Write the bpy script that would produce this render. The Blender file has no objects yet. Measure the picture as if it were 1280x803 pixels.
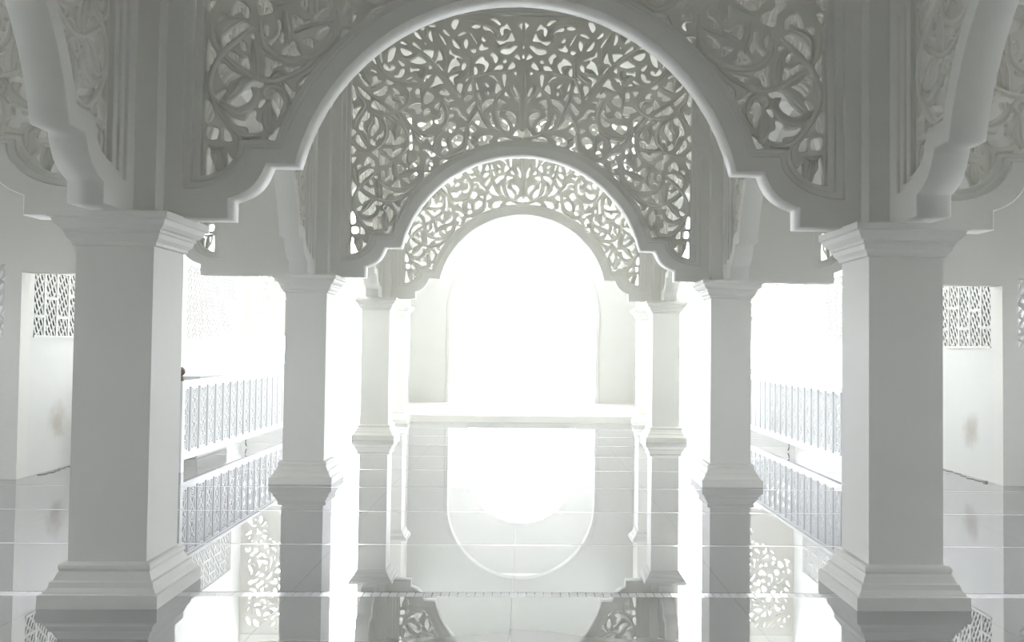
import bpy, bmesh, math, random
from mathutils import Vector, Matrix
random.seed(4)
C = bpy.context.scene
COL = C.collection

# ---------------------------------------------------------------- camera
cam_data = bpy.data.cameras.new('camera')
cam_data.sensor_width = 36.0
cam_data.lens = 1099.34 / 1280 * 36.0
cam_data.shift_x = -50.7356 / 1280
cam_data.clip_start = 0.05
cam_data.clip_end = 500
camera = bpy.data.objects.new('camera', cam_data)
COL.objects.link(camera)
yaw, pitch, roll = 0.030592, 0.029212, 0.011305
fw = Vector((math.sin(yaw) * math.cos(pitch), math.cos(yaw) * math.cos(pitch), math.sin(pitch)))
rt = Vector((math.cos(yaw), -math.sin(yaw), 0))
up = rt.cross(fw)
r2 = math.cos(roll) * rt + math.sin(roll) * up
u2 = -math.sin(roll) * rt + math.cos(roll) * up
M3 = Matrix((r2, u2, -fw)).transposed().to_4x4()
camera.matrix_world = Matrix.Translation((0.0695, 0, 1.6876)) @ M3
C.camera = camera

# ---------------------------------------------------------------- sky and exposure
world = bpy.data.worlds.new('overcast_sky')
C.world = world
world.use_nodes = True
bg = world.node_tree.nodes['Background']
bg.inputs['Color'].default_value = (0.92, 0.955, 1.0, 1)
bg.inputs['Strength'].default_value = 4.6
C.view_settings.view_transform = 'Standard'
C.view_settings.look = 'None'
C.view_settings.gamma = 1.0
C.view_settings.use_curve_mapping = False
C.view_settings.exposure = 2.78
C.cycles.max_bounces = 14
C.cycles.diffuse_bounces = 10
C.cycles.glossy_bounces = 6
C.cycles.sample_clamp_indirect = 12.0
C.cycles.use_denoising = True
C.cycles.denoising_prefilter = 'ACCURATE'
C.cycles.use_adaptive_sampling = False
C.cycles.blur_glossy = 0.3

# sampling portals in the openings, some of them added for daylight: they emit nothing, they only steer rays to the sky
def portal(name, loc, rot, w, h):
    li = bpy.data.lights.new(name, 'AREA')
    li.shape = 'RECTANGLE'; li.size = w; li.size_y = h
    li.cycles.is_portal = True
    o = bpy.data.objects.new(name, li)
    COL.objects.link(o)
    o.location = loc; o.rotation_euler = rot
HP_ = math.pi / 2
portal('sky_portal', (0, 28.75, 2.0), (-HP_, 0, 0), 3.5, 4.0)
for s_ in (-1, 1):
    portal('sky_portal', (s_ * 4.72, 19.72, 2.9), (-HP_, 0, 0), 2.8, 4.1)
    portal('sky_portal', (s_ * 3.32, 21.55, 5.8), (0, HP_ * s_, 0), 0.9, 2.5)
    portal('sky_portal', (s_ * 6.68, 12.7, 5.47), (0, HP_ * s_, 0), 1.55, 3.0)
    portal('sky_portal', (s_ * 8.32, 2.7, 1.9), (0, HP_ * s_, 0), 0.8, 1.2)
    portal('sky_portal', (s_ * 8.32, 6.0, 1.95), (0, HP_ * s_, 0), 1.3, 2.6)

# ---------------------------------------------------------------- materials
def mat(name, col, rough=0.6, spec=0.4, noise=0.02, scale=3.0, bump=0.0, ior=1.45, coat=0.0):
    m = bpy.data.materials.new(name)
    m.use_nodes = True
    nt = m.node_tree
    b = nt.nodes['Principled BSDF']
    b.inputs['Roughness'].default_value = rough
    b.inputs['Specular IOR Level'].default_value = spec
    b.inputs['IOR'].default_value = ior
    b.inputs['Coat Weight'].default_value = coat
    tc = nt.nodes.new('ShaderNodeTexCoord')
    n = nt.nodes.new('ShaderNodeTexNoise')
    n.inputs['Scale'].default_value = scale
    n.inputs['Detail'].default_value = 5
    nt.links.new(tc.outputs['Object'], n.inputs['Vector'])
    r = nt.nodes.new('ShaderNodeMapRange')
    r.inputs['To Min'].default_value = 1 - noise
    r.inputs['To Max'].default_value = 1 + noise
    nt.links.new(n.outputs['Fac'], r.inputs['Value'])
    mx = nt.nodes.new('ShaderNodeVectorMath')
    mx.operation = 'SCALE'
    mx.inputs[0].default_value = col
    nt.links.new(r.outputs['Result'], mx.inputs['Scale'])
    nt.links.new(mx.outputs['Vector'], b.inputs['Base Color'])
    if bump:
        n2 = nt.nodes.new('ShaderNodeTexNoise')
        n2.inputs['Scale'].default_value = scale * 9
        nt.links.new(tc.outputs['Object'], n2.inputs['Vector'])
        bp = nt.nodes.new('ShaderNodeBump')
        bp.inputs['Strength'].default_value = bump
        bp.inputs['Distance'].default_value = 0.004
        nt.links.new(n2.outputs['Fac'], bp.inputs['Height'])
        nt.links.new(bp.outputs['Normal'], b.inputs['Normal'])
    return m

PAINT = mat('white_paint', (0.715, 0.71, 0.68), 0.55, 0.3, 0.02, 2.0, 0.25)
CARVE = mat('carved_plaster', (0.70, 0.69, 0.645), 0.6, 0.3, 0.03, 5.0, 0.3)
WALLM = mat('white_wall', (0.74, 0.74, 0.725), 0.7, 0.2, 0.02, 1.0, 0.2)
CEIL = mat('ceiling_paint', (0.95, 0.95, 0.91), 0.8, 0.1, 0.01, 1.0)
def polished(name, col, f0, tint):
    '''mirror-polished glazed tile: diffuse body under a clear reflective glaze'''
    m = bpy.data.materials.new(name); m.use_nodes = True
    nt = m.node_tree
    nt.nodes.remove(nt.nodes['Principled BSDF'])
    out = nt.nodes['Material Output']
    d = nt.nodes.new('ShaderNodeBsdfDiffuse'); g = nt.nodes.new('ShaderNodeBsdfGlossy')
    g.inputs['Roughness'].default_value = 0.0; g.inputs['Color'].default_value = tint
    mx = nt.nodes.new('ShaderNodeMixShader')
    fr = nt.nodes.new('ShaderNodeFresnel'); fr.inputs['IOR'].default_value = 1.5
    mr = nt.nodes.new('ShaderNodeMapRange')
    mr.inputs['From Min'].default_value = 0.0; mr.inputs['From Max'].default_value = 1.0
    mr.inputs['To Min'].default_value = f0; mr.inputs['To Max'].default_value = 1.0
    nt.links.new(fr.outputs[0], mr.inputs['Value']); nt.links.new(mr.outputs['Result'], mx.inputs[0])
    tc = nt.nodes.new('ShaderNodeTexCoord'); n = nt.nodes.new('ShaderNodeTexNoise')
    n.inputs['Scale'].default_value = 0.8
    nt.links.new(tc.outputs['Object'], n.inputs['Vector'])
    r = nt.nodes.new('ShaderNodeMapRange'); r.inputs['To Min'].default_value = 0.96; r.inputs['To Max'].default_value = 1.04
    nt.links.new(n.outputs['Fac'], r.inputs['Value'])
    v = nt.nodes.new('ShaderNodeVectorMath'); v.operation = 'SCALE'; v.inputs[0].default_value = col
    nt.links.new(r.outputs['Result'], v.inputs['Scale']); nt.links.new(v.outputs['Vector'], d.inputs['Color'])
    nt.links.new(d.outputs[0], mx.inputs[1]); nt.links.new(g.outputs[0], mx.inputs[2])
    nt.links.new(mx.outputs[0], out.inputs['Surface'])
    return m
TILE = polished('polished_tile', (0.28, 0.28, 0.28), 0.34, (0.93, 0.93, 0.95, 1))
MOSAIC = mat('mosaic_strip', (0.72, 0.72, 0.75), 0.12, 0.5, 0.05, 9.0, ior=1.9)
GROUT = mat('grout', (0.42, 0.41, 0.40), 0.5, 0.3)
RAIL = mat('white_enamel', (0.70, 0.71, 0.72), 0.4, 0.4, 0.01)
TERR = mat('terrace_paving', (0.45, 0.45, 0.44), 0.8, 0.2, 0.04, 1.5)
CABLE = mat('grey_cable', (0.24, 0.23, 0.20), 0.6)
SCREENP = mat('screen_paint', (0.62, 0.62, 0.61), 0.5, 0.3)
KNOB = mat('brown_wood', (0.16, 0.12, 0.10), 0.5)
NOTICE = mat('notice_paper', (0.55, 0.58, 0.58), 0.6)
ROOMBACK = mat('room_shade_backing', (0.05, 0.05, 0.05), 0.8)  # near-black colour stands in for the dim room behind the screens

# side walls carry a worn brownish smudge near the floor
def stained_wall(name, y, z, ry, rz, strength):
    m = mat(name, (0.70, 0.70, 0.69), 0.7, 0.2)
    nt = m.node_tree
    b = nt.nodes['Principled BSDF']
    src = b.inputs['Base Color'].links[0].from_socket
    tc = nt.nodes.new('ShaderNodeTexCoord')
    mp = nt.nodes.new('ShaderNodeMapping')
    mp.vector_type = 'POINT'
    mp.inputs['Location'].default_value = (0, -y / ry, -z / rz)
    mp.inputs['Scale'].default_value = (0, 1 / ry, 1 / rz)
    nt.links.new(tc.outputs['Object'], mp.inputs['Vector'])
    ln = nt.nodes.new('ShaderNodeVectorMath'); ln.operation = 'LENGTH'
    nt.links.new(mp.outputs['Vector'], ln.inputs[0])
    n = nt.nodes.new('ShaderNodeTexNoise'); n.inputs['Scale'].default_value = 6
    nt.links.new(tc.outputs['Object'], n.inputs['Vector'])
    ad = nt.nodes.new('ShaderNodeMath'); ad.operation = 'ADD'
    nt.links.new(ln.outputs['Value'], ad.inputs[0]); nt.links.new(n.outputs['Fac'], ad.inputs[1])
    mr = nt.nodes.new('ShaderNodeMapRange')
    mr.interpolation_type = 'SMOOTHSTEP'
    mr.inputs['From Min'].default_value = 0.5; mr.inputs['From Max'].default_value = 1.7
    mr.inputs['To Min'].default_value = strength; mr.inputs['To Max'].default_value = 0.0
    nt.links.new(ad.outputs[0], mr.inputs['Value'])
    mx = nt.nodes.new('ShaderNodeMix'); mx.data_type = 'RGBA'
    nt.links.new(mr.outputs['Result'], mx.inputs['Factor'])
    nt.links.new(src, mx.inputs[6])
    mx.inputs[7].default_value = (0.30, 0.26, 0.20, 1)
    nt.links.new(mx.outputs[2], b.inputs['Base Color'])
    return m

# ---------------------------------------------------------------- helpers
def link(name, me, parent=None, loc=(0, 0, 0), rotz=0.0, scale=(1, 1, 1), material=None):
    o = bpy.data.objects.new(name, me)
    COL.objects.link(o)
    o.parent = parent
    o.location = loc
    o.rotation_euler = (0, 0, rotz)
    o.scale = scale
    if material and me is not None and not me.materials:
        me.materials.append(material)
    return o

def thing(name, label, cat, loc=(0, 0, 0), rotz=0.0, group=None):
    o = link(name, None, None, loc, rotz)
    o.empty_display_size = 0.2
    o['label'] = label; o['category'] = cat
    if group: o['group'] = group
    return o

def structure(o, label=None):
    o['kind'] = 'structure'
    if label: o['label'] = label
    return o

def boxes(name, blist, bevel=0.0):
    """blist of (x0,x1,y0,y1,z0,z1) -> one mesh"""
    bm = bmesh.new()
    for x0, x1, y0, y1, z0, z1 in blist:
        vs = [bm.verts.new(p) for p in ((x0, y0, z0), (x1, y0, z0), (x1, y1, z0), (x0, y1, z0), (x0, y0, z1), (x1, y0, z1), (x1, y1, z1), (x0, y1, z1))]
        for f in ((3, 2, 1, 0), (4, 5, 6, 7), (0, 1, 5, 4), (1, 2, 6, 5), (2, 3, 7, 6), (3, 0, 4, 7)):
            bm.faces.new([vs[i] for i in f])
    if bevel:
        bmesh.ops.bevel(bm, geom=bm.edges[:], offset=bevel, segments=2, affect='EDGES')
    me = bpy.data.meshes.new(name)
    bm.to_mesh(me); bm.free()
    return me

def square_lathe(name, prof, half, cap_top=True, cap_bottom=True):
    """square-plan moulding: prof = [(overhang, z)...] going up"""
    bm = bmesh.new()
    rings = []
    for o, z in prof:
        h = half + o
        rings.append([bm.verts.new(p) for p in ((-h, -h, z), (h, -h, z), (h, h, z), (-h, h, z))])
    for a, b in zip(rings, rings[1:]):
        for i in range(4):
            bm.faces.new((a[i], a[(i + 1) % 4], b[(i + 1) % 4], b[i]))
    if cap_bottom: bm.faces.new(rings[0][::-1])
    if cap_top: bm.faces.new(rings[-1])
    me = bpy.data.meshes.new(name)
    bm.to_mesh(me); bm.free()
    return me

def catmull(P, n, closed=False):
    out = []
    m = len(P)
    rng = range(m) if closed else range(m - 1)
    for i in rng:
        p1, p2 = P[i], P[(i + 1) % m]
        p0 = P[(i - 1) % m] if closed or i > 0 else (2 * p1[0] - p2[0], 2 * p1[1] - p2[1])
        p3 = P[(i + 2) % m] if closed or i < m - 2 else (2 * p2[0] - p1[0], 2 * p2[1] - p1[1])
        for k in range(n):
            t = k / n
            q = []
            for a in (0, 1):
                c0, c1, c2, c3 = p0[a], p1[a], p2[a], p3[a]
                q.append(0.5 * (2 * c1 + (c2 - c0) * t + (2 * c0 - 5 * c1 + 4 * c2 - c3) * t * t + (3 * c1 - c0 - 3 * c2 + c3) * t ** 3))
            out.append(tuple(q))
    if not closed: out.append(P[-1])
    return out

def area2(P):
    return sum(P[i - 1][0] * P[i][1] - P[i][0] * P[i - 1][1] for i in range(len(P)))

def fill_plate(name, outer, holes, half, bevel=0.0, res=1, material=None, off=0.0):
    """pierced plate standing in the XZ plane, thickness 2*half along Y"""
    cu = bpy.data.curves.new('plate_curve', 'CURVE')
    cu.dimensions = '2D'; cu.fill_mode = 'BOTH'
    cu.extrude = half - bevel; cu.bevel_depth = bevel; cu.bevel_resolution = res
    cu.offset = off
    for k, P in enumerate([outer] + holes):
        a = area2(P)
        if (k == 0) != (a > 0): P = P[::-1]
        sp = cu.splines.new('POLY')
        sp.points.add(len(P) - 1)
        for i, (x, z) in enumerate(P): sp.points[i].co = (x, z, 0, 1)
        sp.use_cyclic_u = True
    o = bpy.data.objects.new('plate_curve', cu)
    COL.objects.link(o)
    dg = bpy.context.evaluated_depsgraph_get()
    me = bpy.data.meshes.new_from_object(o.evaluated_get(dg))
    bpy.data.objects.remove(o); bpy.data.curves.remove(cu)
    me.name = name
    me.transform(Matrix(((1, 0, 0, 0), (0, 0, -1, 0), (0, 1, 0, 0), (0, 0, 0, 1))))
    me.materials.clear()
    if material: me.materials.append(material)
    return me

def join_meshes(name, mes, material):
    bm = bmesh.new()
    for m in mes: bm.from_mesh(m)
    me = bpy.data.meshes.new(name)
    bm.to_mesh(me); bm.free()
    me.materials.append(material)
    return me

def ribbon(name, P, w, kind, material, y0=-0.020, h=0.024):
    """raised carved stroke on the front (-Y) of a panel; stems are half round, leaves taper and carry a mid groove"""
    Q = catmull(P, 3)
    n = len(Q)
    bm = bmesh.new()
    rows = []
    L = [0]
    for a, b in zip(Q, Q[1:]): L.append(L[-1] + math.dist(a, b))
    for i, (x, z) in enumerate(Q):
        a = Q[max(0, i - 1)]; b = Q[min(n - 1, i + 1)]
        dx, dz = b[0] - a[0], b[1] - a[1]
        d = math.hypot(dx, dz) or 1
        nx, nz = -dz / d, dx / d
        t = L[i] / L[-1]
        if kind == 's':
            k = min(1, 0.35 + 4 * t, 0.35 + 4 * (1 - t))
            prof = ((-1, 0), (-0.75, .7), (0, 1), (.75, .7), (1, 0))
        else:
            k = max(0.06, math.sin(math.pi * min(1, 0.12 + t * 0.88)) ** 0.75)
            prof = ((-1, 0), (-0.8, .75), (-.35, 1.05), (0, .45), (.35, 1.05), (.8, .75), (1, 0))
        hw = w / 2 * k
        rows.append([bm.verts.new((x + nx * hw * s, y0 - h * v * (0.35 + 0.65 * k), z + nz * hw * s)) for s, v in prof])
    for a, b in zip(rows, rows[1:]):
        for j in range(len(a) - 1):
            bm.faces.new((a[j], a[j + 1], b[j + 1], b[j]))
    for row, rev in ((rows[0], True), (rows[-1], False)):
        try: bm.faces.new(row[::-1] if not rev else row)
        except ValueError: pass
    bmesh.ops.recalc_face_normals(bm, faces=bm.faces[:])
    for f in bm.faces: f.smooth = True
    me = bpy.data.meshes.new(name)
    bm.to_mesh(me); bm.free()
    me.materials.append(material)
    return me

def tube(name, pts, r, material, sides=6, parent=None):
    bm = bmesh.new()
    rows = []
    pts = [Vector(p) for p in pts]
    for i, p in enumerate(pts):
        d = (pts[min(i + 1, len(pts) - 1)] - pts[max(i - 1, 0)]).normalized()
        a = d.cross(Vector((0, 0, 1)))
        if a.length < 1e-3: a = Vector((1, 0, 0))
        a.normalize(); b = d.cross(a)
        rows.append([bm.verts.new(p + r * (math.cos(2 * math.pi * k / sides) * a + math.sin(2 * math.pi * k / sides) * b)) for k in range(sides)])
    for A, B in zip(rows, rows[1:]):
        for k in range(sides): bm.faces.new((A[k], A[(k + 1) % sides], B[(k + 1) % sides], B[k]))
    bm.faces.new(rows[0][::-1]); bm.faces.new(rows[-1])
    me = bpy.data.meshes.new(name)
    bm.to_mesh(me); bm.free()
    me.materials.append(material)
    return me

# ---------------------------------------------------------------- main dimensions
SX = 2.61                      # column rows stand at x = -SX and +SX
ROWY = [6.05, 11.05, 16.05]
ZF = 2.53                      # top of capitals, underside of the arch frames
ZC = 6.25                      # ceiling

# ---------------------------------------------------------------- floor
floor = structure(link('floor', boxes('floor', [(-9, 9, -6, 19.9, -0.2, -0.012)]), material=GROUT))
PITCH = 1.495
Y0 = 6.03
xs = [-8.25 + 1.5 * i for i in range(12)]
tile_me = boxes('tile', [(-0.7492, 0.7492, 0, 1, -0.012, 0)])
tile_me.materials.append(TILE)
for k in range(-3, 9):
    ya = Y0 + PITCH * k + (0.056 if k == 0 else 0.022)
    yb = Y0 + PITCH * (k + 1) - (0.056 if k == -1 else 0.022)
    for x in xs:
        link('tile', tile_me, floor, (x, ya, 0), 0, (1, yb - ya, 1))
me = boxes('border_strip', [(-9, 9, 0, 0.040, -0.012, -0.0006)])
me.materials.append(MOSAIC)
for k in range(-3, 10):
    if k == 0: continue
    link('border_strip', me, floor, (0, Y0 + PITCH * k - 0.020, 0))
small = boxes('mosaic_tile', [(-0.0262, 0.0262, -0.050, 0.050, -0.012, -0.0006)])
small.materials.append(MOSAIC)
n = 0
x = -4.05
while x < 4.06:
    o = link('mosaic_tile', small, floor, (x, Y0, random.uniform(-0.0004, 0.0003)), random.uniform(-0.01, 0.01))
    o.rotation_euler[0] = random.uniform(-0.006, 0.006)
    x += 0.058
for a, b in ((-9, -4.08), (4.08, 9)):
    me = boxes('border_strip', [(a, b, -0.05, 0.05, -0.012, -0.0006)]); me.materials.append(MOSAIC)
    link('border_strip', me, floor, (0, Y0, 0))

# ---------------------------------------------------------------- columns
cap_prof = [(0.0, -0.218), (0.02, -0.212), (0.022, -0.192), (0.045, -0.168), (0.052, -0.137), (0.062, -0.132), (0.062, -0.113), (0.078, -0.106), (0.10, -0.082), (0.112, -0.052), (0.13, -0.046), (0.13, 0.0)]
base_prof = [(0.125, 0.0), (0.125, 0.085), (0.105, 0.09), (0.10, 0.102), (0.082, 0.122), (0.075, 0.155), (0.06, 0.163), (0.045, 0.2), (0.035, 0.215), (0.042, 0.235), (0.04, 0.252), (0.028, 0.264), (0.0, 0.27)]
ME_CAP = square_lathe('capital', [(o, z + ZF) for o, z in cap_prof], 0.25); ME_CAP.materials.append(PAINT)
ME_BASE = square_lathe('base', base_prof, 0.25); ME_BASE.materials.append(PAINT)
ME_SHAFT = boxes('shaft', [(-0.25, 0.25, -0.25, 0.25, 0.262, ZF - 0.212)]); ME_SHAFT.materials.append(PAINT)
ME_POST = boxes('upper_post', [(-0.25, 0.25, -0.25, 0.25, ZF, ZC)]); ME_POST.materials.append(PAINT)
col_labels = {
    (0, -1): 'nearest white square column on the left, on the polished floor',
    (0, 1): 'nearest white square column on the right, on the polished floor',
    (1, -1): 'second white square column on the left, behind the nearest one',
    (1, 1): 'second white square column on the right, behind the nearest one',
    (2, -1): 'third white square column on the left, slim in the distance',
    (2, 1): 'third white square column on the right, slim in the distance'}
for k, y in enumerate(ROWY):
    for s in (-1, 1):
        t = thing('column', col_labels[(k, s)], 'column', (s * SX, y, 0), 0, 'columns along the hall')
        for nm, m in (('base', ME_BASE), ('shaft', ME_SHAFT), ('capital', ME_CAP), ('upper_post', ME_POST)):
            link(nm, m, t)
for s, side in ((-1, 'left'), (1, 'right')):      # the pair that carries the nearest side arches, beside the camera
    t = thing('column', 'white square column beside the camera on the %s, carrying the nearest side arch' % side, 'column', (s * SX, 1.05, 0), 0, 'columns along the hall')
    for nm, m in (('base', ME_BASE), ('shaft', ME_SHAFT), ('capital', ME_CAP), ('upper_post', ME_POST)):
        link(nm, m, t)
    t = thing('column', 'white pilaster column beside the far arched doorway, %s side' % side, 'column', (s * 2.81, 19.42, 0), 0, 'columns along the hall')
    for nm, m in (('base', ME_BASE), ('shaft', ME_SHAFT), ('capital', ME_CAP), ('upper_post', ME_POST)):
        link(nm, m, t)

# ---------------------------------------------------------------- arch screen geometry (local: x along, z from the capital top)
def arc_pts(r, zc, za, n=28):
    a0 = math.asin((za - zc) / r)
    return [(-r * math.cos(a0 + (math.pi - 2 * a0) * i / n), zc + r * math.sin(a0 + (math.pi - 2 * a0) * i / n)) for i in range(n + 1)]

def opening_path(dx=0.0, r=1.542, zc=0.018, ledge=0.375):
    """left to right, from the underside up over the cusps and the arc; dx shifts the feet outwards/inwards"""
    L = [(-1.94, 0.0), (-1.94, 0.13)]
    ax, az, bx, bz = -1.94, 0.13, -1.69, 0.375
    dx_, dz_ = bx - ax, bz - az
    d = math.hypot(dx_, dz_); nx, nz = dz_ / d, -dx_ / d
    for i in range(1, 9):
        t = i / 9
        s = 0.052 * math.sin(math.pi * t)
        L.append((ax + dx_ * t + nx * s, az + dz_ * t + nz * s))
    L.append((bx, bz))
    A = arc_pts(r, zc, ledge)
    return L + A + [(-x, z) for x, z in L[::-1]]

def cutout(hx, zb, cx, zl, r, zt, zc=0.018):
    """panel cut-out: left foot, quarter ellipse, ledge, arc, mirrored, then the top"""
    L = []
    for i in range(9):
        a = -math.pi / 2 + math.pi / 2 * i / 8
        L.append((-hx + (hx - cx) * math.cos(a), zl + (zl - zb) * math.sin(a)))
    A = arc_pts(r, zc, zl)
    return L + A + [(-x, z) for x, z in L[::-1]] + [(hx, zt), (-hx, zt)]

HX = 2.36
ZT = ZC - ZF
CUT1 = cutout(2.25, 0.185, 1.80, 0.47, 1.65, 3.42)
CUT2 = cutout(2.20, 0.235, 1.84, 0.50, 1.685, 3.38)
CUT3 = cutout(2.15, 0.280, 1.88, 0.53, 1.72, 3.345)
BODY = cutout(2.165, 0.265, 1.865, 0.52, 1.705, 3.36)
OPEN = opening_path()
OUTER = [(-HX, 0)] + OPEN + [(HX, 0), (HX, ZT), (-HX, ZT)]

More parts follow.
